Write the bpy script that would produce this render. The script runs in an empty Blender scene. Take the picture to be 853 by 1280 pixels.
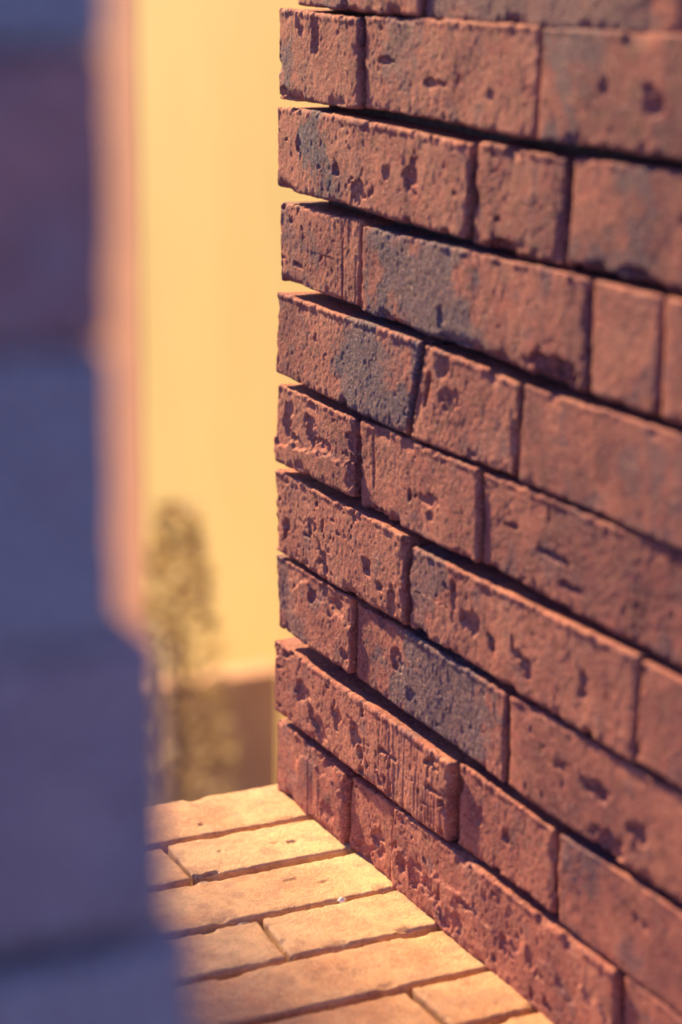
import bpy, math, random
import numpy as np
from mathutils import Vector, Matrix

sc = bpy.context.scene
COL = sc.collection
R_ = math.radians

# ------------------------------------------------------------------ camera
cam_d = bpy.data.cameras.new('camera')
cam = bpy.data.objects.new('camera', cam_d); COL.objects.link(cam)
cam_d.sensor_fit = 'VERTICAL'; cam_d.sensor_height = 36.0; cam_d.sensor_width = 24.0
cam_d.lens = 2656.98 * 36.0 / 1280.0
RX = Vector((0.89843747, -0.43900957, 0.00898324))
UX = Vector((0.10466742, 0.23398178, 0.96659053))
FX = Vector((0.42644441, 0.86748091, -0.256168))
CP = Vector((-0.59402746, -1.31055539, 0.58806066))
m = Matrix.Identity(4)
for i in range(3):
    m[i][0] = RX[i]; m[i][1] = UX[i]; m[i][2] = -FX[i]; m[i][3] = CP[i]
cam.matrix_world = m
cam_d.clip_start = 0.02; cam_d.clip_end = 200
cam_d.dof.use_dof = True
cam_d.dof.focus_distance = 1.385
cam_d.dof.aperture_fstop = 3.8
sc.camera = cam

# ------------------------------------------------------------------ sky, sun, exposure
SUN_AZ = R_(6.8)      # towards -X from +Y: the sun rakes along the brick wall
SUN_EL = R_(30.0)
world = bpy.data.worlds.new('world'); sc.world = world; world.use_nodes = True
wn = world.node_tree.nodes; wl = world.node_tree.links
bg = wn['Background']
sky = wn.new('ShaderNodeTexSky'); sky.sky_type = 'NISHITA'; sky.sun_disc = False
sky.sun_elevation = R_(24); sky.sun_rotation = -SUN_AZ
sky.air_density = 1.0; sky.dust_density = 0.6; sky.ozone_density = 3.0
tint = wn.new('ShaderNodeMix'); tint.data_type = 'RGBA'; tint.blend_type = 'MULTIPLY'; tint.inputs[0].default_value = 1.0
tint.inputs[7].default_value = (0.92, 0.83, 1.30, 1)   # hazy violet-blue evening sky
wl.new(sky.outputs[0], tint.inputs[6]); wl.new(tint.outputs[2], bg.inputs['Color']); bg.inputs['Strength'].default_value = 0.185
sun_d = bpy.data.lights.new('sun', 'SUN'); sun = bpy.data.objects.new('sun', sun_d); COL.objects.link(sun)
sun_d.energy = 14.8; sun_d.angle = R_(1.2); sun_d.color = (1.0, 0.67, 0.32)
S = Vector((-math.sin(SUN_AZ) * math.cos(SUN_EL), math.cos(SUN_AZ) * math.cos(SUN_EL), math.sin(SUN_EL)))
sun.rotation_euler = S.to_track_quat('Z', 'Y').to_euler()
sun.location = (0, 4, 4)
vs = sc.view_settings
vs.view_transform = 'Standard'; vs.look = 'None'; vs.gamma = 1.0; vs.use_curve_mapping = False
vs.exposure = 0.16
sc.cycles.use_denoising = True

# ------------------------------------------------------------------ numpy noise
rng = np.random.RandomState(7)
NV = 64
VOL = rng.rand(NV, NV, NV).astype(np.float32) * 2 - 1
def vnoise(p, scale, seed=0.0):
    q = p / scale + seed * np.array([17.31, 5.77, 11.13]) + 100.0
    i = np.floor(q).astype(np.int64); f = (q - i); f = f * f * f * (f * (f * 6 - 15) + 10)
    i0 = i & (NV - 1); i1 = (i + 1) & (NV - 1)
    x0, y0, z0 = i0.T; x1, y1, z1 = i1.T; fx, fy, fz = f.T
    a = VOL[x0, y0, z0] * (1 - fx) + VOL[x1, y0, z0] * fx
    b = VOL[x0, y1, z0] * (1 - fx) + VOL[x1, y1, z0] * fx
    c = VOL[x0, y0, z1] * (1 - fx) + VOL[x1, y0, z1] * fx
    d = VOL[x0, y1, z1] * (1 - fx) + VOL[x1, y1, z1] * fx
    return (a * (1 - fy) + b * fy) * (1 - fz) + (c * (1 - fy) + d * fy) * fz
def sstep(a, b, x):
    t = np.clip((x - a) / (b - a), 0, 1); return t * t * (3 - 2 * t)

# ------------------------------------------------------------------ materials
def nodes_of(name):
    mt = bpy.data.materials.new(name); mt.use_nodes = True
    nt = mt.node_tree; b = nt.nodes['Principled BSDF']
    b.inputs['Specular IOR Level'].default_value = 0.25
    return mt, nt, nt.nodes, nt.links, b
def ramp(nd, stops):
    r = nd.new('ShaderNodeValToRGB'); el = r.color_ramp.elements
    while len(el) < len(stops): el.new(0.5)
    for e, (p, c) in zip(el, stops):
        e.position = p; e.color = (*c, 1) if len(c) == 3 else c
    return r
def noise_node(nd, lk, vec, scale, detail=4, rough=0.6):
    n = nd.new('ShaderNodeTexNoise'); n.inputs['Scale'].default_value = scale
    n.inputs['Detail'].default_value = detail; n.inputs['Roughness'].default_value = rough
    lk.new(vec, n.inputs['Vector']); return n
def mixc(nd, lk, fac, a, b, mode='MIX'):
    x = nd.new('ShaderNodeMix'); x.data_type = 'RGBA'; x.blend_type = mode
    for sock, v in ((x.inputs[0], fac), (x.inputs[6], a), (x.inputs[7], b)):
        if hasattr(v, 'links'): lk.new(v, sock)
        else: sock.default_value = v if isinstance(v, (int, float)) else (*v, 1)
    return x.outputs[2]
def math_(nd, lk, op, a, b=0.0, clamp=False):
    x = nd.new('ShaderNodeMath'); x.operation = op; x.use_clamp = clamp
    for sock, v in zip(x.inputs, (a, b)):
        if hasattr(v, 'links'): lk.new(v, sock)
        else: sock.default_value = v
    return x.outputs[0]
def oattr(nd, name):
    a = nd.new('ShaderNodeAttribute'); a.attribute_type = 'OBJECT'; a.attribute_name = name; return a

def brick_material(name, pale, mid, deep, flash, dust, grit=1.0):
    """fired clay: three clay tones, a grey kiln flash across part of the brick, pale dust, fine grain.
    Each brick carries tone, flash_at, flash_width, flash_amount and seed as object properties."""
    mt, nt, nd, lk, b = nodes_of(name)
    tc = nd.new('ShaderNodeTexCoord')
    add = nd.new('ShaderNodeVectorMath'); add.operation = 'ADD'
    sd = oattr(nd, 'seed')
    cmb = nd.new('ShaderNodeCombineXYZ')
    for i in range(3): lk.new(sd.outputs['Fac'], cmb.inputs[i])
    lk.new(tc.outputs['Object'], add.inputs[0]); lk.new(cmb.outputs[0], add.inputs[1])
    v = add.outputs[0]
    n1 = noise_node(nd, lk, v, 22, 5, 0.62)
    n2 = noise_node(nd, lk, v, 75, 6, 0.7)
    n3 = noise_node(nd, lk, v, 480, 4, 0.75)
    tone = oattr(nd, 'tone')
    f1 = math_(nd, lk, 'ADD', n1.outputs['Fac'], tone.outputs['Fac'])
    cl = ramp(nd, [(0.34, deep), (0.52, mid), (0.70, pale)]); lk.new(f1, cl.inputs[0])
    c2 = ramp(nd, [(0.30, (0.60, 0.54, 0.58)), (0.52, (1, 1, 1)), (0.75, (1.26, 1.17, 1.08))]); lk.new(n2.outputs['Fac'], c2.inputs[0])
    col = mixc(nd, lk, 0.85, cl.outputs[0], c2.outputs[0], 'MULTIPLY')
    # kiln flash: a band along the brick's length with a ragged border
    sep = nd.new('ShaderNodeSeparateXYZ'); lk.new(oattr_vec(nd, lk, tc), sep.inputs[0])
    fa = oattr(nd, 'flash_at'); fw = oattr(nd, 'flash_width'); fm = oattr(nd, 'flash_amount')
    dd = math_(nd, lk, 'SUBTRACT', sep.outputs[0], fa.outputs['Fac'])
    dd = math_(nd, lk, 'ABSOLUTE', dd)
    nn = math_(nd, lk, 'MULTIPLY', math_(nd, lk, 'SUBTRACT', n1.outputs['Fac'], 0.5), 0.30)
    n5 = math_(nd, lk, 'MULTIPLY', math_(nd, lk, 'SUBTRACT', n2.outputs['Fac'], 0.5), 0.10)
    dd = math_(nd, lk, 'ADD', math_(nd, lk, 'ADD', dd, nn), n5)
    dd = math_(nd, lk, 'SUBTRACT', fw.outputs['Fac'], dd)
    dd = math_(nd, lk, 'MULTIPLY', dd, 38.0, True)
    dd = math_(nd, lk, 'MULTIPLY', dd, fm.outputs['Fac'], True)
    fl = ramp(nd, [(0.38, tuple(x * 0.6 for x in flash)), (0.55, flash), (0.68, tuple(min(1, x * 2.4) for x in flash))]); lk.new(n3.outputs['Fac'], fl.inputs[0])
    col = mixc(nd, lk, dd, col, fl.outputs[0])
    # scattered purple scorch and pale dust grains
    n4 = noise_node(nd, lk, v, 40, 3, 0.55)
    sc_r = ramp(nd, [(0.56, (0, 0, 0)), (0.70, (0.75, 0.75, 0.75))]); lk.new(n4.outputs['Fac'], sc_r.inputs[0])
    col = mixc(nd, lk, sc_r.outputs[0], col, tuple(0.45 * deep[i] + 0.55 * flash[i] for i in range(3)))
    n6 = noise_node(nd, lk, v, 620, 2, 0.6)
    du = ramp(nd, [(0.58, (0, 0, 0)), (0.68, (0.75, 0.75, 0.75))]); lk.new(n6.outputs['Fac'], du.inputs[0])
    col = mixc(nd, lk, du.outputs[0], col, dust)
    n7 = noise_node(nd, lk, v, 340, 3, 0.6)
    dk = ramp(nd, [(0.33, (0.52, 0.44, 0.47)), (0.45, (1, 1, 1))]); lk.new(n7.outputs['Fac'], dk.inputs[0])
    col = mixc(nd, lk, grit, col, dk.outputs[0], 'MULTIPLY')
    lk.new(col, b.inputs['Base Color'])
    rr = ramp(nd, [(0.3, (0.7,) * 3), (0.7, (0.95,) * 3)]); lk.new(n2.outputs['Fac'], rr.inputs[0])
    lk.new(rr.outputs[0], b.inputs['Roughness'])
    bp = nd.new('ShaderNodeBump'); bp.inputs['Strength'].default_value = 0.9; bp.inputs['Distance'].default_value = 0.0022
    hh = math_(nd, lk, 'ADD', math_(nd, lk, 'MULTIPLY', n3.outputs['Fac'], 0.7), math_(nd, lk, 'MULTIPLY', noise_node(nd, lk, v, 1300, 3, 0.7).outputs['Fac'], 0.35))
    lk.new(hh, bp.inputs['Height']); lk.new(bp.outputs[0], b.inputs['Normal'])
    return mt
def oattr_vec(nd, lk, tc):
    # brick-length coordinate: the mesh stores it as a point attribute (metres from the brick's first end)
    a = nd.new('ShaderNodeAttribute'); a.attribute_type = 'GEOMETRY'; a.attribute_name = 'along'
    return a.outputs['Vector']

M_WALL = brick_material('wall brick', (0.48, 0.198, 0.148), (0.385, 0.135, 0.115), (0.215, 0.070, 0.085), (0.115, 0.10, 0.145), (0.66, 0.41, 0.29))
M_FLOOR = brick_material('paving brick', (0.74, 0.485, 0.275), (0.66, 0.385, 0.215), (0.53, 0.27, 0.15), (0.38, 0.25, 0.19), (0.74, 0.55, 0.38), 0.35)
M_PIER = brick_material('pier brick', (0.50, 0.28, 0.27), (0.42, 0.22, 0.23), (0.33, 0.17, 0.19), (0.30, 0.33, 0.40), (0.50, 0.42, 0.40))

def plain_material(name, c0, c1, scale, bump=0.3, dist=0.002, rough=0.9):
    mt, nt, nd, lk, b = nodes_of(name)
    tc = nd.new('ShaderNodeTexCoord')
    n = noise_node(nd, lk, tc.outputs['Object'], scale, 5, 0.6)
    r = ramp(nd, [(0.35, c0), (0.65, c1)]); lk.new(n.outputs['Fac'], r.inputs[0])
    lk.new(r.outputs[0], b.inputs['Base Color']); b.inputs['Roughness'].default_value = rough
    bp = nd.new('ShaderNodeBump'); bp.inputs['Strength'].default_value = bump; bp.inputs['Distance'].default_value = dist
    lk.new(n.outputs['Fac'], bp.inputs['Height']); lk.new(bp.outputs[0], b.inputs['Normal'])
    return mt
M_MORTAR = plain_material('dark mortar', (0.055, 0.040, 0.040), (0.10, 0.075, 0.07), 180, 0.6)
M_SAND = plain_material('joint sand', (0.09, 0.06, 0.05), (0.15, 0.10, 0.08), 300, 0.6)
M_YELLOW = plain_material('yellow plaster', (0.415, 0.350, 0.128), (0.472, 0.402, 0.156), 0.5, 0.1)
M_SALMON = plain_material('salmon plaster', (0.36, 0.19, 0.12), (0.40, 0.215, 0.135), 3.0, 0.1)
M_BROWN = plain_material('brown render', (0.50, 0.30, 0.20), (0.58, 0.36, 0.25), 5.0, 0.2)
M_GROUND = plain_material('dry earth', (0.22, 0.15, 0.10), (0.30, 0.21, 0.14), 6.0, 0.3)
M_LEAF = plain_material('olive leaf', (0.30, 0.23, 0.15), (0.40, 0.31, 0.19), 30, 0.1, rough=0.6)
_nt = M_LEAF.node_tree; _tr = _nt.nodes.new('ShaderNodeBsdfTranslucent'); _tr.inputs[0].default_value = (0.46, 0.34, 0.16, 1)
_mx = _nt.nodes.new('ShaderNodeMixShader'); _mx.inputs[0].default_value = 0.5
_nt.links.new(_nt.nodes['Principled BSDF'].outputs[0], _mx.inputs[1]); _nt.links.new(_tr.outputs[0], _mx.inputs[2])
_nt.links.new(_mx.outputs[0], _nt.nodes['Material Output'].inputs['Surface'])
M_BARK = plain_material('dark bark', (0.13, 0.08, 0.07), (0.22, 0.13, 0.11), 60, 0.6)
M_PEBBLE = plain_material('white pebble', (0.75, 0.72, 0.66), (0.85, 0.83, 0.78), 200, 0.2)
M_CRUMB = plain_material('mortar crumb', (0.42, 0.30, 0.22), (0.62, 0.47, 0.35), 400, 0.6)

# ------------------------------------------------------------------ mesh helpers
def mesh_obj(name, verts, faces, mat, parent=None, smooth=True, origin=None):
    v = np.asarray(verts, dtype=np.float64)
    o0 = np.zeros(3) if origin is None else np.asarray(origin, dtype=np.float64)
    v = v - o0
    f = np.asarray(faces, dtype=np.int32)
    me = bpy.data.meshes.new(name)
    nv, nf, k = len(v), len(f), f.shape[1]
    me.vertices.add(nv); me.vertices.foreach_set('co', v.astype(np.float32).ravel())
    me.loops.add(nf * k); me.loops.foreach_set('vertex_index', f.ravel())
    me.polygons.add(nf); me.polygons.foreach_set('loop_start', np.arange(nf, dtype=np.int32) * k)
    me.polygons.foreach_set('use_smooth', np.full(nf, smooth, dtype=bool))
    me.update(calc_edges=True); me.validate()
    me.materials.append(mat)
    ob = bpy.data.objects.new(name, me); COL.objects.link(ob)
    ob.location = o0
    if parent is not None: ob.parent = parent
    return ob
BOXF = [(0, 3, 2, 1), (4, 5, 6, 7), (0, 1, 5, 4), (1, 2, 6, 5), (2, 3, 7, 6), (3, 0, 4, 7)]
def box(name, lo, hi, mat, parent=None):
    x0, y0, z0 = lo; x1, y1, z1 = hi
    v = [(x0, y0, z0), (x1, y0, z0), (x1, y1, z0), (x0, y1, z0), (x0, y0, z1), (x1, y0, z1), (x1, y1, z1), (x0, y1, z1)]
    return mesh_obj(name, v, BOXF, mat, parent, smooth=False)
def tag(o, label=None, cat=None, group=None, kind=None):
    if label: o['label'] = label
    if cat: o['category'] = cat
    if group: o['group'] = group
    if kind: o['kind'] = kind
    return o
def empty(name, loc=(0, 0, 0)):
    o = bpy.data.objects.new(name, None); COL.objects.link(o); o.location = loc; return o

def lattice_surface(d, a, h):
    """surface vertices and quads of a box lattice; quads wind outward in a right-handed (d, a, h) frame"""
    nd, na, nh = len(d), len(a), len(h)
    I = np.full((nd, na, nh), -1, dtype=np.int64)
    msk = np.zeros((nd, na, nh), dtype=bool)
    msk[0] = msk[-1] = True; msk[:, 0] = msk[:, -1] = True; msk[:, :, 0] = msk[:, :, -1] = True
    ii = np.argwhere(msk); I[msk] = np.arange(len(ii))
    P = np.stack([d[ii[:, 0]], a[ii[:, 1]], h[ii[:, 2]]], 1)
    def quads(g, flip):
        q = np.stack([g[:-1, :-1], g[1:, :-1], g[1:, 1:], g[:-1, 1:]], -1).reshape(-1, 4)
        return q[:, ::-1] if flip else q
    F = np.concatenate([quads(I[0], True), quads(I[-1], False), quads(I[:, 0], False), quads(I[:, -1], True),
                        quads(I[:, :, 0], True), quads(I[:, :, -1], False)])
    return P, F

AXES = {'wall': np.array([[1, 0, 0], [0, -1, 0], [0, 0, 1]], float),     # (d,a,h) -> world: d=+X, a=-Y, h=+Z
        'floor': np.array([[0, -1, 0], [0, 0, -1], [-1, 0, 0]], float),   # d=-Z, a=-X, h=-Y
        'pier': np.array([[0, -1, 0], [1, 0, 0], [0, 0, 1]], float)}      # d=+Y, a=-X, h=+Z

def make_brick(family, corners, depth, seed, parent, mat, res=0.0012, face=0.0, pits=0.35, rough=1.0, radius=0.0026,
               tone=0.0, flash=(0.0, 0.0, 0.0), gouges=(), stri=None, step=None, chips=1.0, lips=1.0, label=None):
    """one fired brick. corners: (a,h) of the face at start-top, end-top, start-bottom, end-bottom; the face lies at d=face."""
    (a0t, h0t), (a1t, h1t), (a0b, h0b), (a1b, h1b) = corners
    if family == 'wall':      # the outlines were read along the worn arrises: allow for the wear
        h0t += .0006; h1t += .0006; h0b -= .0022; h1b -= .0022
        if h0b < 0.004: h0b = h1b = -0.0012
    if family == 'floor':
        h0b -= .0008; h1b -= .0008; h0t += .0008; h1t += .0008
    L = 0.5 * ((a1t - a0t) + (a1b - a0b)); H = 0.5 * ((h0t - h0b) + (h1t - h1b))
    na = max(8, int(round(L / res))); nh = max(8, int(round(H / min(res, 0.0014) if res < 0.003 else H / res)))
    a = np.linspace(0, L, na + 1); h = np.linspace(0, H, nh + 1)
    fine = np.arange(0, 0.016, max(res, 0.0010)) if res < 0.003 else np.array([0.0, 0.003, 0.007, 0.014])
    d = np.concatenate([fine, np.linspace(0.022, depth, 6)])
    P, F = lattice_surface(d, a, h)
    key = P + seed * 3.17
    # rounded arrises of uneven radius
    r = radius * (1.0 + 0.35 * vnoise(key, 0.020, 1) + 0.30 * vnoise(key, 0.006, 2))
    r = np.clip(r, 0.0010, 0.009)[:, None]
    lo = np.zeros(3); hi = np.array([depth, L, H])
    q = np.clip(P, lo + r, hi - r)
    n = P - q; ln = np.linalg.norm(n, axis=1, keepdims=True); n = n / np.maximum(ln, 1e-9)
    Q = q + n * r
    # how close to an arris
    dist = np.minimum(P - lo, hi - P); ds = np.sort(dist, axis=1)[:, 1]
    near = np.exp(-(ds / 0.0045) ** 2)
    front = sstep(0.3, 0.9, -n[:, 0])
    s = rough
    disp = s * (0.0009 * vnoise(key, 0.055, 3) + 0.00022 * vnoise(key, 0.019, 4) + 0.00010 * vnoise(key, 0.0068, 5))
    if res < 0.003:
        disp += s * (0.00012 * vnoise(key, 0.0033, 6) + 0.00015 * vnoise(key, 0.0018, 16))
        # crumbly arris and chips
        cr = vnoise(key, 0.0050, 7); cr2 = vnoise(key, 0.016, 8)
        disp -= chips * near * (0.0008 * sstep(0.0, 0.6, cr) + 0.0034 * sstep(0.48, 0.8, cr2))
        # pits and pock marks, denser in some areas
        dens = vnoise(key, 0.045, 9) * 0.5 + 0.5
        w = P + 0.0035 * np.stack([vnoise(key, 0.009, 20), vnoise(key, 0.009, 21), vnoise(key, 0.009, 22)], 1) + seed * 3.17
        p1 = vnoise(w * np.array([1, 0.75, 1.25]), 0.0075, 10); p2 = vnoise(w, 0.0036, 11)
        th = 1.02 - 0.62 * pits * dens
        disp -= front * (0.0028 * sstep(th, th + 0.12, p1) + 0.0014 * sstep(th - 0.05, th + 0.12, p2))
        wob = 0.35 * vnoise(key, 0.006, 13) + 0.22 * vnoise(key, 0.0026, 14) + 0.4 * vnoise(key, 0.014, 15)
        wob = wob * 1.35
        for (gu, gv, ru, rv, dp) in gouges:
            if 0.03 < gv < 0.97 and dp < 0.005: ru, rv, dp = ru * .85, rv * .85, dp * .85
            rr = np.sqrt(((P[:, 1] / L - gu) * L / ru) ** 2 + ((P[:, 2] / H - gv) * H / rv) ** 2) + wob
            disp -= sstep(0.0, 0.5, front + near) * dp * (1 - sstep(0.75, 1.0, rr)) * (0.75 + 0.5 * vnoise(key, 0.005, 17))
        if step is not None:
            # a flaked layer: the part below a jagged line stands proud
            sv, amp, u0 = step
            jag = P[:, 2] / H + 0.16 * vnoise(key, 0.022, 30) + 0.10 * vnoise(key, 0.009, 31) + 0.02 * vnoise(key, 0.003, 32)
            disp += front * amp * (1 - sstep(sv - 0.015, sv + 0.015, jag)) * sstep(u0 - 0.08, u0 + 0.08, P[:, 1] / L + 0.1 * vnoise(key, 0.01, 33))
        if stri is not None:
            st = vnoise(np.stack([P[:, 1] * 0, P[:, 1], P[:, 2] * 0.04], 1) + seed, 0.0016, 18)
            mk = sstep(stri[0], stri[0] + 0.05, P[:, 1] / L) * (1 - sstep(stri[1] - 0.05, stri[1], P[:, 1] / L))
            disp -= front * 0.0004 * sstep(0.1, 0.7, st) * mk
    if family == 'wall' and res < 0.003:
        # moulding lip: a thin crumbly burr along the upper front arris
        lip = np.exp(-((H - P[:, 2]) / 0.0022) ** 2) * np.exp(-(P[:, 0] / 0.003) ** 2)
        disp += lip * lips * (0.0011 + 0.0005 * vnoise(key, 0.014, 23) + 0.0003 * vnoise(key, 0.0042, 24) + 0.0005 * vnoise(key, 0.0021, 25))
    Q = Q + n * disp[:, None]
    # gentle bow of the long arrises
    bow = 0.0007 * vnoise(np.stack([P[:, 1], P[:, 1] * 0, np.where(P[:, 2] > H / 2, 1.0, 0.0)], 1) + seed, 0.045, 19)
    Q[:, 2] += bow
    # fit to the measured outline
    u = np.clip(Q[:, 1] / L, -0.1, 1.1); v = np.clip(Q[:, 2] / H, -0.1, 1.1)
    A = (1 - v) * ((1 - u) * a0b + u * a1b) + v * ((1 - u) * a0t + u * a1t)
    Hh = (1 - v) * ((1 - u) * h0b + u * h1b) + v * ((1 - u) * h0t + u * h1t)
    Q = np.stack([Q[:, 0] + face, A, Hh], 1)
    T = AXES[family]
    Wd = Q @ T.T
    if np.linalg.det(T) < 0: F = F[:, ::-1]
    org = Wd.mean(0)
    ob = mesh_obj('brick', Wd, F, mat, parent, origin=org)
    at = ob.data.attributes.new('along', 'FLOAT_VECTOR', 'POINT')
    al = np.stack([P[:, 1], P[:, 2], P[:, 0]], 1).astype(np.float32)
    at.data.foreach_set('vector', al.ravel())
    ob['seed'] = float(seed % 37) * 0.731; ob['tone'] = float(tone)
    ob['flash_at'] = float(flash[0] * L); ob['flash_width'] = float(flash[1] * L); ob['flash_amount'] = float(flash[2])
    if label: ob['label'] = label
    return ob

# ------------------------------------------------------------------ brick wall on the right (face in the plane X = 0, corner at Y = 0)
wall = tag(empty('wall_right'), 'rough red brick wall with open joints, raked by low sun', None, None, 'structure')
box('mortar_core', (0.024, -1.01, 0.0), (0.235, -0.030, 0.728), M_MORTAR, wall)
# outline of every face in metres: (distance from the corner, height) at start-top, end-top, start-bottom, end-bottom
W = {
 '0a': ((0.030, .610), (.198, .608), (.030, .5545), (.198, .552)), '0b': ((.202, .608), (.461, .607), (.202, .551), (.461, .551)), '0c': ((.466, .607), (.70, .607), (.466, .551), (.70, .551)),
 '1a': ((.003, .549), (.122, .546), (.002, .493), (.124, .495)), '1b': ((.128, .548), (.332, .549), (.128, .495), (.330, .493)), '1c': ((.336, .549), (.590, .549), (.333, .493), (.590, .494)),
 '2a': ((.002, .486), (.264, .483), (.001, .435), (.260, .431)), '2b': ((.271, .484), (.361, .484), (.265, .430), (.360, .429)), '2c': ((.367, .484), (.622, .487), (.365, .430), (.622, .430)),
 '3a': ((.002, .4225), (.125, .423), (.001, .371), (.123, .371)), '3b': ((.129, .421), (.390, .424), (.126, .370), (.391, .367)), '3c': ((.393, .424), (.454, .425), (.394, .367), (.455, .368)), '3d': ((.458, .425), (.700, .425), (.460, .368), (.700, .368)),
 '4a': ((.002, .361), (.209, .361), (.000, .308), (.193, .303)), '4b': ((.213, .360), (.323, .357), (.197, .303), (.321, .305)), '4c': ((.326, .357), (.582, .362), (.325, .305), (.582, .305)),
 '5a': ((.003, .298), (.124, .297), (.001, .247), (.125, .249)), '5b': ((.129, .297), (.280, .299), (.128, .243), (.281, .246)), '5c': ((.284, .298), (.540, .301), (.284, .246), (.540, .244)),
 '6a': ((.001, .237), (.194, .237), (.001, .181), (.196, .183)), '6b': ((.199, .233), (.450, .237), (.201, .183), (.449, .182)), '6c': ((.453, .237), (.700, .240), (.452, .183), (.700, .183)),
 '7a': ((.000, .1755), (.121, .176), (.005, .126), (.121, .127)), '7b': ((.125, .175), (.317, .174), (.123, .126), (.316, .122)), '7c': ((.321, .174), (.580, .179), (.321, .122), (.580, .121)),
 '8a': ((.000, .112), (.259, .111), (.001, .062), (.257, .061)), '8b': ((.264, .113), (.374, .112), (.263, .062), (.375, .064)), '8c': ((.378, .112), (.634, .116), (.380, .061), (.634, .062)),
 '9a': ((.000, .054), (.115, .051), (.000, .001), (.113, .000)), '9b': ((.120, .051), (.182, .054), (.115, .000), (.180, .001)), '9c': ((.185, .055), (.442, .056), (.182, .001), (.447, .000)), '9d': ((.447, .057), (.700, .058), (.450, .000), (.700, .001)),
}
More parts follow.
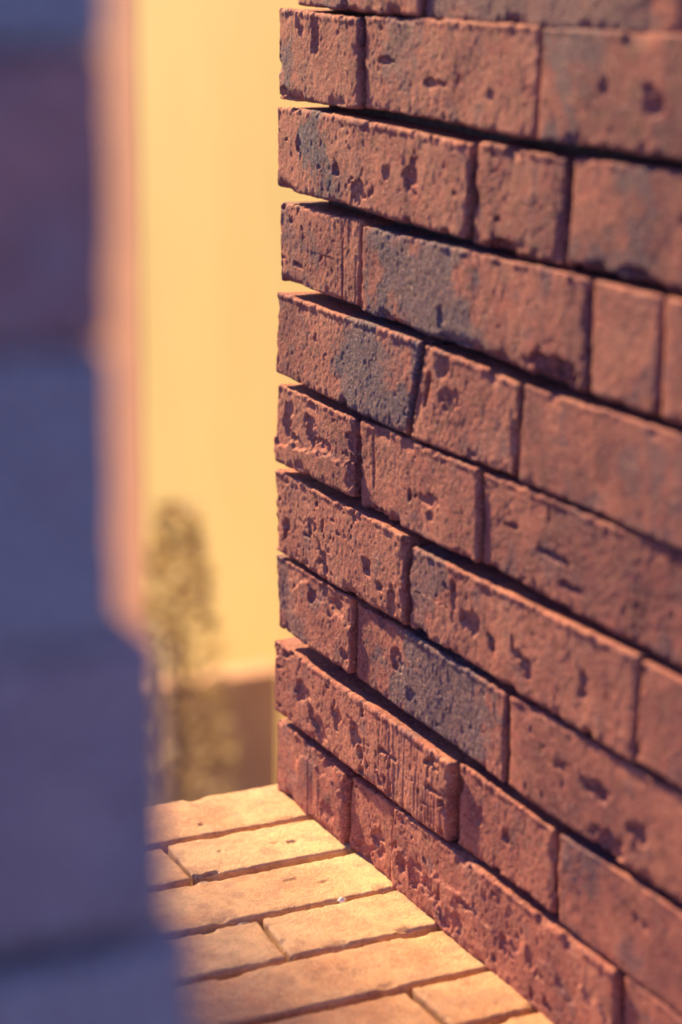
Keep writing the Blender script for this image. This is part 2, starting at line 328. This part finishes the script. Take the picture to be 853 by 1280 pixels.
# look of single bricks: face offset, pits, tone (lowered on some bricks far from the corner to paint in weaker sun), flash band (centre, half width, amount), gouges (u, v, ru, rv, depth)
LOOK = {
 '0a': dict(flash=(.3, .2, .5)),
 '0b': dict(tone=-.09, flash=(.5, .5, .45)),
 '1a': dict(tone=.07, pits=.25, flash=(.1, .14, .75), gouges=[(.50, .85, .007, .016, .0022), (.30, .9, .006, .014, .0016), (.05, .08, .012, .005, .004)], face=-.0010),
 '1b': dict(tone=.05, pits=.35, flash=(.25, .12, .5), gouges=[(.45, .38, .018, .0025, .0030), (.58, .45, .004, .010, .0025), (.13, .55, .012, .0025, .0024), (.76, .35, .005, .004, .002)]),
 '1c': dict(tone=-.10, flash=(.08, .09, .6), pits=.25, gouges=[(.42, .5, .010, .008, .003), (.25, .55, .004, .004, .002)]),
 '2a': dict(tone=.06, pits=.55, flash=(.24, .13, .95), gouges=[(.36, .40, .006, .006, .0032), (.48, .16, .010, .009, .0030), (.74, .52, .012, .011, .0030), (.62, .50, .006, .005, .002), (.55, .25, .006, .005, .002), (.14, .60, .004, .006, .002)], face=-.0016),
 '2b': dict(tone=-.03, pits=.3, gouges=[(.42, .02, .017, .009, .014), (.28, .30, .007, .004, .004), (.25, .14, .004, .003, .003)]),
 '2c': dict(tone=-.06, pits=.2, flash=(.12, .06, .55), gouges=[(.40, .62, .006, .004, .002), (.10, .0, .03, .005, .006), (.30, -.02, .03, .006, .007)]),
 '3a': dict(tone=.05, pits=.4, flash=(.1, .2, .45), stri=(.7, 1.0), gouges=[(.80, .5, .0012, .040, .0030)], radius=.0036),
 '3b': dict(tone=-.06, pits=.3, flash=(.33, .28, .8), gouges=[(.87, .03, .022, .014, .006), (.40, .25, .004, .006, .002)], radius=.0040),
 '3c': dict(tone=.08, pits=.15), '3d': dict(tone=.02, pits=.15),
 '4a': dict(tone=.02, pits=.35, flash=(.72, .26, .85), gouges=[(.30, .62, .005, .006, .002)], radius=.0022),
 '4b': dict(tone=.05, pits=.3, gouges=[(.10, .62, .004, .010, .006), (.35, .55, .012, .009, .002), (.25, .85, .02, .006, .002)]),
 '4c': dict(tone=-.03, pits=.15, flash=(.6, .12, .4)),
 '5a': dict(tone=.06, pits=.3, step=(.36, .0022, .0), gouges=[(.18, .62, .012, .012, .0024), (.45, .56, .013, .009, .0026), (.25, .42, .006, .005, .0026), (.60, .44, .018, .006, .0020), (.98, .55, .014, .03, .003)], face=-.0012),
 '5b': dict(tone=.05, pits=.3, gouges=[(.45, .40, .003, .004, .003), (.60, .46, .017, .005, .0022), (.62, .28, .006, .003, .002), (.13, .72, .0018, .018, .0015), (.2, .02, .02, .004, .004)]),
 '5c': dict(tone=-.02, pits=.35, gouges=[(.30, .45, .018, .0025, .003), (.38, .22, .016, .003, .003), (.12, .55, .014, .003, .002), (.62, .35, .006, .004, .002)]),
 '6a': dict(tone=.10, pits=.85, gouges=[(.75, .42, .008, .007, .0034), (.84, .30, .009, .004, .0034), (.92, .16, .006, .011, .0034), (.42, .28, .006, .010, .0022), (.30, .55, .010, .008, .0015)], face=-.0018),
 '6b': dict(tone=.06, pits=.55, flash=(.05, .05, .5), gouges=[(.22, .62, .004, .016, .003), (.30, .45, .012, .007, .003), (.40, .35, .014, .006, .003), (.52, .42, .014, .004, .0034), (.56, .32, .008, .007, .003), (.80, .45, .006, .009, .003)]),
 '6c': dict(tone=-.06, pits=.3),
 '7a': dict(tone=-.01, step=(.76, .0014, .2), pits=.3, flash=(.1, .3, .5), gouges=[(.50, .72, .013, .008, .0026), (.92, .22, .012, .007, .0028), (.75, .80, .02, .007, .0018)], face=-.0008),
 '7b': dict(tone=-.04, pits=.4, flash=(.62, .40, .75), gouges=[(.30, .55, .010, .012, .002), (.4, .3, .008, .006, .002)]),
 '7c': dict(tone=.0, pits=.6, gouges=[(.22, .60, .010, .005, .003), (.36, .55, .014, .006, .003), (.52, .40, .012, .010, .003), (.40, .10, .02, .010, .0034), (.70, .55, .006, .006, .003)]),
 '8a': dict(tone=.10, pits=1.0, stri=(.62, 1.0), gouges=[(.30, .22, .012, .010, .0036), (.50, .52, .007, .010, .0042), (.54, .34, .005, .009, .0040), (.40, .55, .010, .010, .003), (.18, .55, .012, .008, .003), (.72, .55, .006, .003, .003)], face=-.0022),
 '8b': dict(tone=.06, pits=.35, gouges=[(.52, .50, .006, .007, .0032), (.25, .60, .004, .008, .002), (.5, -.05, .03, .005, .006)]),
 '8c': dict(tone=-.05, pits=.3, flash=(.03, .05, .5), gouges=[(.58, .45, .012, .014, .003), (.32, .62, .008, .004, .002)]),
 '9a': dict(tone=.02, step=(.80, .0012, .3), pits=.3, flash=(.2, .25, .35), stri=(.4, .75), gouges=[(.75, .30, .010, .010, .002)], face=-.0008, radius=.0045),
 '9b': dict(tone=.04, pits=.6, gouges=[(.6, .35, .012, .012, .0028), (.4, .15, .012, .008, .0028)], radius=.0036),
 '9c': dict(tone=.03, pits=.6, step=(.50, .0012, .0), gouges=[(.14, .40, .025, .010, .0024), (.38, .52, .016, .003, .003), (.55, .45, .006, .006, .003), (.30, .25, .02, .01, .002)]),
 '9d': dict(tone=-.04, pits=.3),
}
rr_ = random.Random(11)
for i, (k, c) in enumerate(W.items()):
    lk = dict(LOOK.get(k, {}))
    lk.setdefault('face', rr_.uniform(-.0012, .0016)); lk.setdefault('tone', rr_.uniform(-.03, .06))
    far = c[0][0] > 0.30
    dp = 0.25 if (k[1] == 'a' and c[1][0] < 0.14) else 0.118
    make_brick('wall', c, dp, 11 + i * 1.37 + (0.53 if k == '4a' else 0), wall, M_WALL, chips=0.5 if far else 0.9, lips=0.6 if far else 1.0, res=0.0018 if far else 0.0009, **lk)
for i, (a0, a1) in enumerate(((.004, .258), (.262, .380), (.384, .640))):
    make_brick('wall', ((a0, .668), (a1, .668), (a0, .613), (a1, .613)), .118, 90 + i, wall, M_WALL, res=.004)
for i, (a0, a1) in enumerate(((.004, .124), (.128, .384), (.388, .640))):
    make_brick('wall', ((a0, .729), (a1, .729), (a0, .674), (a1, .674)), .118, 95 + i, wall, M_WALL, res=.004)
# the courses run on beyond the picture's edge
ENDS = [(.674, .729, .640), (.613, .668, .640)] + [(W[k][3][1], W[k][1][1], W[k][1][0]) for k in ('0c', '1c', '2c', '3d', '4c', '5c', '6c', '7c', '8c', '9d')]
for i, (z0, z1, a0) in enumerate(ENDS):
    n_ = 0
    while a0 < .98:
        a1 = min(a0 + .005 + (.256 if (i + n_) % 3 else .125), 1.02); b0 = a0 + .005
        if a1 - b0 > .02: make_brick('wall', ((b0, z1), (a1, z1), (b0, z0), (a1, z0)), .118, 100 + i * 4 + n_, wall, M_WALL, res=.004, tone=-.04 + .02 * (i % 3))
        a0 = a1; n_ += 1

# ------------------------------------------------------------------ brick floor ledge (top at Z = 0, rows run away from the wall)
floor = tag(empty('floor'), 'sunlit ledge of orange paving bricks at the foot of the brick wall', None, None, 'structure')
box('joint_bed', (-0.80, -1.04, -0.118), (0.24, -0.012, -0.024), M_SAND, floor)
box('base_wall', (-0.79, -1.03, -3.35), (0.235, -0.016, -0.118), M_BROWN, floor)
def fbrick(x0, x1, y0, y1, seed, res=.0013, x0b=None, x1b=None, dz=0.0, **kw):
    """x0 > x1 run from the wall outwards, y0 (far) > y1 (near)"""
    x0b = x0 if x0b is None else x0b; x1b = x1 if x1b is None else x1b
    # a = -X, h = -Y : the far long side is h small
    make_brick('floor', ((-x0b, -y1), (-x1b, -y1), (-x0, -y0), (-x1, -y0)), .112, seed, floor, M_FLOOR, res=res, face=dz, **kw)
FL = dict(pits=.06, chips=.6, rough=.7, radius=.0021)
fbrick(.060, -.262, .008, -.055, 201, tone=-.02, dz=.0005, gouges=[(.42, .75, .004, .003, .002)], **FL)
fbrick(.060, -.110, -.064, -.119, 202, tone=.17, x1b=-.113, dz=-.0006, gouges=[(.52, .55, .004, .003, .0024), (.60, .5, .005, .002, .0016), (.83, .45, .002, .002, .0016), (.98, 1.0, .014, .006, .004)], **FL)  # tone raised: part of the sun's bright spot is in the colour
fbrick(-.114, -.372, -.064, -.117, 203, tone=.03, dz=.0008, **FL)
fbrick(.060, -.266, -.127, -.186, 204, tone=.09, dz=.0, gouges=[(.36, .35, .004, .0014, .0016), (.30, .55, .005, .0014, .0016), (.45, .6, .002, .002, .0012)], **FL)  # paler tone too, painting in more of the sunlit patch
fbrick(.060, -.097, -.193, -.246, 205, tone=.06, x1b=-.102, dz=-.0004, flash=(.2, .22, .55), **FL)
fbrick(-.100, -.358, -.193, -.245, 206, tone=.05, x0b=-.104, dz=.0010, **FL)
fbrick(.060, -.262, -.253, -.307, 207, tone=-.03, dz=.0004, **FL)
fbrick(.060, -.055, -.315, -.363, 208, tone=-.08, dz=.0, **FL)
fbrick(-.059, -.318, -.315, -.366, 209, tone=-.10, dz=.0006, **FL)
fbrick(.060, -.262, -.371, -.427, 210, tone=.02, **FL)
rr2 = random.Random(5); sd = 220
for (x, y0, y1) in ((-.266, .008, -.055), (-.376, -.064, -.118), (-.270, -.127, -.185), (-.362, -.193, -.245), (-.266, -.253, -.307), (-.322, -.315, -.365), (-.266, -.371, -.427)):
    while x > -.78:
        x1 = max(x - .256, -.79)
        fbrick(x, x1, y0, y1, sd, res=.004, tone=rr2.uniform(-.03, .08)); sd += 1; x = x1 - .004
y = -.435; row = 0
while y > -1.0:
    x = .060; first = (.16, .256, .16)[row % 3]
    while x > -.78:
        x1 = max(x - first, -.79); first = .256
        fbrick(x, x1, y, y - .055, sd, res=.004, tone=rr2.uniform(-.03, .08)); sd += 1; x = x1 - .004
    y -= .063; row += 1

# ------------------------------------------------------------------ pier close to the lens on the left (face at Y = -0.85)
pier = tag(empty('wall_left'), 'shaded blue-purple brick pier close to the lens, out of focus', None, None, 'structure')
box('mortar_core', (-0.68, -0.838, 0.0), (-0.4315, -0.742, 0.715), M_MORTAR, pier)
PZ = [(.0, .066), (.071, .137), (.142, .208), (.213, .276), (.281, .344), (.350, .4245), (.4255, .4975), (.4985, .5655), (.5665, .637), (.641, .711)]
PE = [-.416, -.411, -.414, -.411, -.4085, -.4150, -.4262, -.4258, -.4252, -.4258]
PF = {4: (0, 1.2, .75), 5: (0.5, 1.2, .55), 6: (0.1, 1.0, .8), 7: (.5, .4, .1), 8: (.2, 1, .95), 3: (0, 1.2, .6)}
for i, ((z0, z1), xe) in enumerate(zip(PZ, PE)):
    cut = .125 if i % 2 else .247
    fl = PF.get(i, (0, 0, 0))
    make_brick('pier', ((-xe, z1), (-xe + cut, z1), (-xe, z0), (-xe + cut, z0)), .118, 300 + i * 1.7, pier, M_PIER, res=.0025, face=-.85, flash=fl, tone=(-.02 if i % 2 else .03), rough=.8)
    x2 = -xe + cut + .005
    if .69 - x2 > .03:
        make_brick('pier', ((x2, z1), (.69, z1), (x2, z0), (.69, z0)), .118, 330 + i, pier, M_PIER, res=.004, face=-.85, flash=fl)

# ------------------------------------------------------------------ far setting, below and beyond the ledge
GZ = -3.35
ground = box('ground', (-12, -8, GZ - .05), (16, 26, GZ), M_GROUND)
tag(ground, 'dry brown ground below the ledge', None, None, 'structure')
def wall_strip(name, p0, p1, thick, z0, z1, mat):
    p0 = Vector((*p0, 0)); p1 = Vector((*p1, 0)); t = (p1 - p0).normalized(); n = Vector((t.y, -t.x, 0)) * thick
    v = [p0, p1, p1 + n, p0 + n]
    vs_ = [(a.x, a.y, z0) for a in v] + [(a.x, a.y, z1) for a in v]
    return mesh_obj(name, vs_, [f[::-1] for f in BOXF], mat, None, smooth=False)
# the yellow wall runs 10 degrees right of +Y, so that the low sun washes over it
T10 = Vector((math.sin(R_(10)), math.cos(R_(10))))
P0 = Vector((2.75, 7.55))            # where the salmon band begins
def along(s, off=0.0):
    q = P0 + T10 * s + Vector((-T10.y, T10.x)) * off
    return (q.x, q.y)
yel = wall_strip('wall_back', along(-5.5), along(9.0), .4, GZ, 4.5, M_YELLOW)
tag(yel, 'sunlit yellow plaster wall far behind, blurred', None, None, 'structure')
tr = wall_strip('trim_1', along(0.0, .008), along(2.4, .008), .05, GZ, 4.5, M_SALMON)
tag(tr, 'salmon pink upright band on the yellow wall', None, None, 'structure')
lw = box('wall_low', (-.9, 4.86, GZ), (2.22, 4.95, -1.76), M_BROWN)
tag(lw, 'low brown wall in front of the yellow wall', None, None, 'structure')

# added wall out of view; its edge shades the outer part of the ledge
blocker = box('shade_blocker', (-7.0, 8.0, GZ), (-1.12, 8.3, 7.0), M_BROWN)
tag(blocker, 'unseen brown wall added to shade the outer ledge', None, None, 'structure')

# shrub in front of the low wall
def tube(points, radii, seg=8):
    V = []; Fq = []
    for k, (p, r) in enumerate(zip(points, radii)):
        p = Vector(p); a = Vector(points[min(k + 1, len(points) - 1)]) - Vector(points[max(k - 1, 0)])
        a.normalize(); x = a.orthogonal().normalized(); yv = a.cross(x)
        for j in range(seg):
            t = 2 * math.pi * j / seg; V.append(p + (x * math.cos(t) + yv * math.sin(t)) * r)
    for k in range(len(points) - 1):
        for j in range(seg):
            Fq.append((k * seg + j, k * seg + (j + 1) % seg, (k + 1) * seg + (j + 1) % seg, (k + 1) * seg + j))
    return V, Fq
def shrub(x, y, z0, z1, width, label, seed, nleaf=260):
    rs = random.Random(seed)
    root = tag(empty('shrub', (x, y, z0)), label, 'shrub')
    H = z1 - z0
    V, Fq = tube([(0, 0, 0), (.01, 0, H * .3), (-.005, .01, H * .6), (.0, 0, H * .9)], [.036, .032, .022, .006])
    mesh_obj('stem', [tuple(q) for q in V], Fq, M_BARK, root)
    for b in range(7):
        t = .35 + .5 * b / 7; an = rs.uniform(0, 6.28); l = width * rs.uniform(.5, .9)
        p0 = Vector((0, 0, H * t)); p1 = p0 + Vector((math.cos(an) * l, math.sin(an) * l, l * .9))
        V, Fq = tube([p0, p0.lerp(p1, .5) + Vector((0, 0, -.01)), p1], [.008, .006, .003], 6)
        mesh_obj('branch', [tuple(q) for q in V], Fq, M_BARK, root)
    lv = []; lf = []
    for i in range(nleaf):
        t = rs.random() ** .8; an = rs.uniform(0, 6.28); zz = H * (.32 + .68 * t)
        rad = width * math.sqrt(rs.random()) * (1.0 - .75 * max(0, t - .35) / .65)
        c = Vector((math.cos(an) * rad, math.sin(an) * rad, zz)); l = rs.uniform(.03, .06); w_ = l * .32
        dr = Vector((math.cos(an + rs.uniform(-.8, .8)), math.sin(an + rs.uniform(-.8, .8)), rs.uniform(-.4, .9))).normalized()
        sd_ = dr.cross(Vector((rs.uniform(-.4, .4), rs.uniform(-.4, .4), 1))).normalized(); up = sd_.cross(dr)
        b = len(lv)
        lv += [c, c + dr * l * .5 + sd_ * w_ + up * .004, c + dr * l, c + dr * l * .5 - sd_ * w_ + up * .004]
        lf.append((b, b + 1, b + 2, b + 3))
    fo = mesh_obj('foliage', [tuple(q) for q in lv], lf, M_LEAF, root, smooth=False); fo['kind'] = 'stuff'
    return root
shrub(1.535, 4.05, GZ, -.93, .19, 'slim dark olive shrub standing before the low brown wall', 3, 1500)

# ------------------------------------------------------------------ grit in the floor joints
def lump(name, loc, r, sq, mat, seed):
    import bmesh
    bm = bmesh.new(); bmesh.ops.create_icosphere(bm, subdivisions=3, radius=1.0)
    P = np.array([v.co[:] for v in bm.verts]); bm.faces.ensure_lookup_table()
    Fq = [[v.index for v in f.verts] for f in bm.faces]; bm.free()
    P = P * (1 + .28 * vnoise(P, .8, seed) + .10 * vnoise(P, .3, seed + 1))[:, None] * np.array(sq) * r
    return mesh_obj(name, P + np.array(loc), Fq, mat, None, origin=loc)
o = lump('pebble', (-.0390, -.1885, -.0010), .0024, (1, .9, .8), M_PEBBLE, 1)
tag(o, 'tiny white pebble lodged in a joint of the brick ledge near the wall', 'pebble')
CR = [((-.0465, -.1895, -.0050), .0030, (1.3, .8, .8), 'pale mortar crumb beside the white pebble in the ledge joint'),
      ((-.1080, -.1895, -.0050), .0040, (1.5, .8, .9), 'pale mortar crumb where two ledge bricks meet'),
      ((-.1250, -.1895, -.0055), .0032, (1.4, .8, .8), 'small pale mortar crumb far out along the ledge joint'),
      ((-.1080, -.1230, -.0055), .0040, (1.6, .7, .8), 'reddish mortar crumb at the broken corner of a bright ledge brick')]
for i, (l, r, s_, t) in enumerate(CR):
    tag(lump('mortar_crumb', l, r, s_, M_CRUMB, 5 + i), t, 'crumb', 'mortar crumbs in the ledge joints')
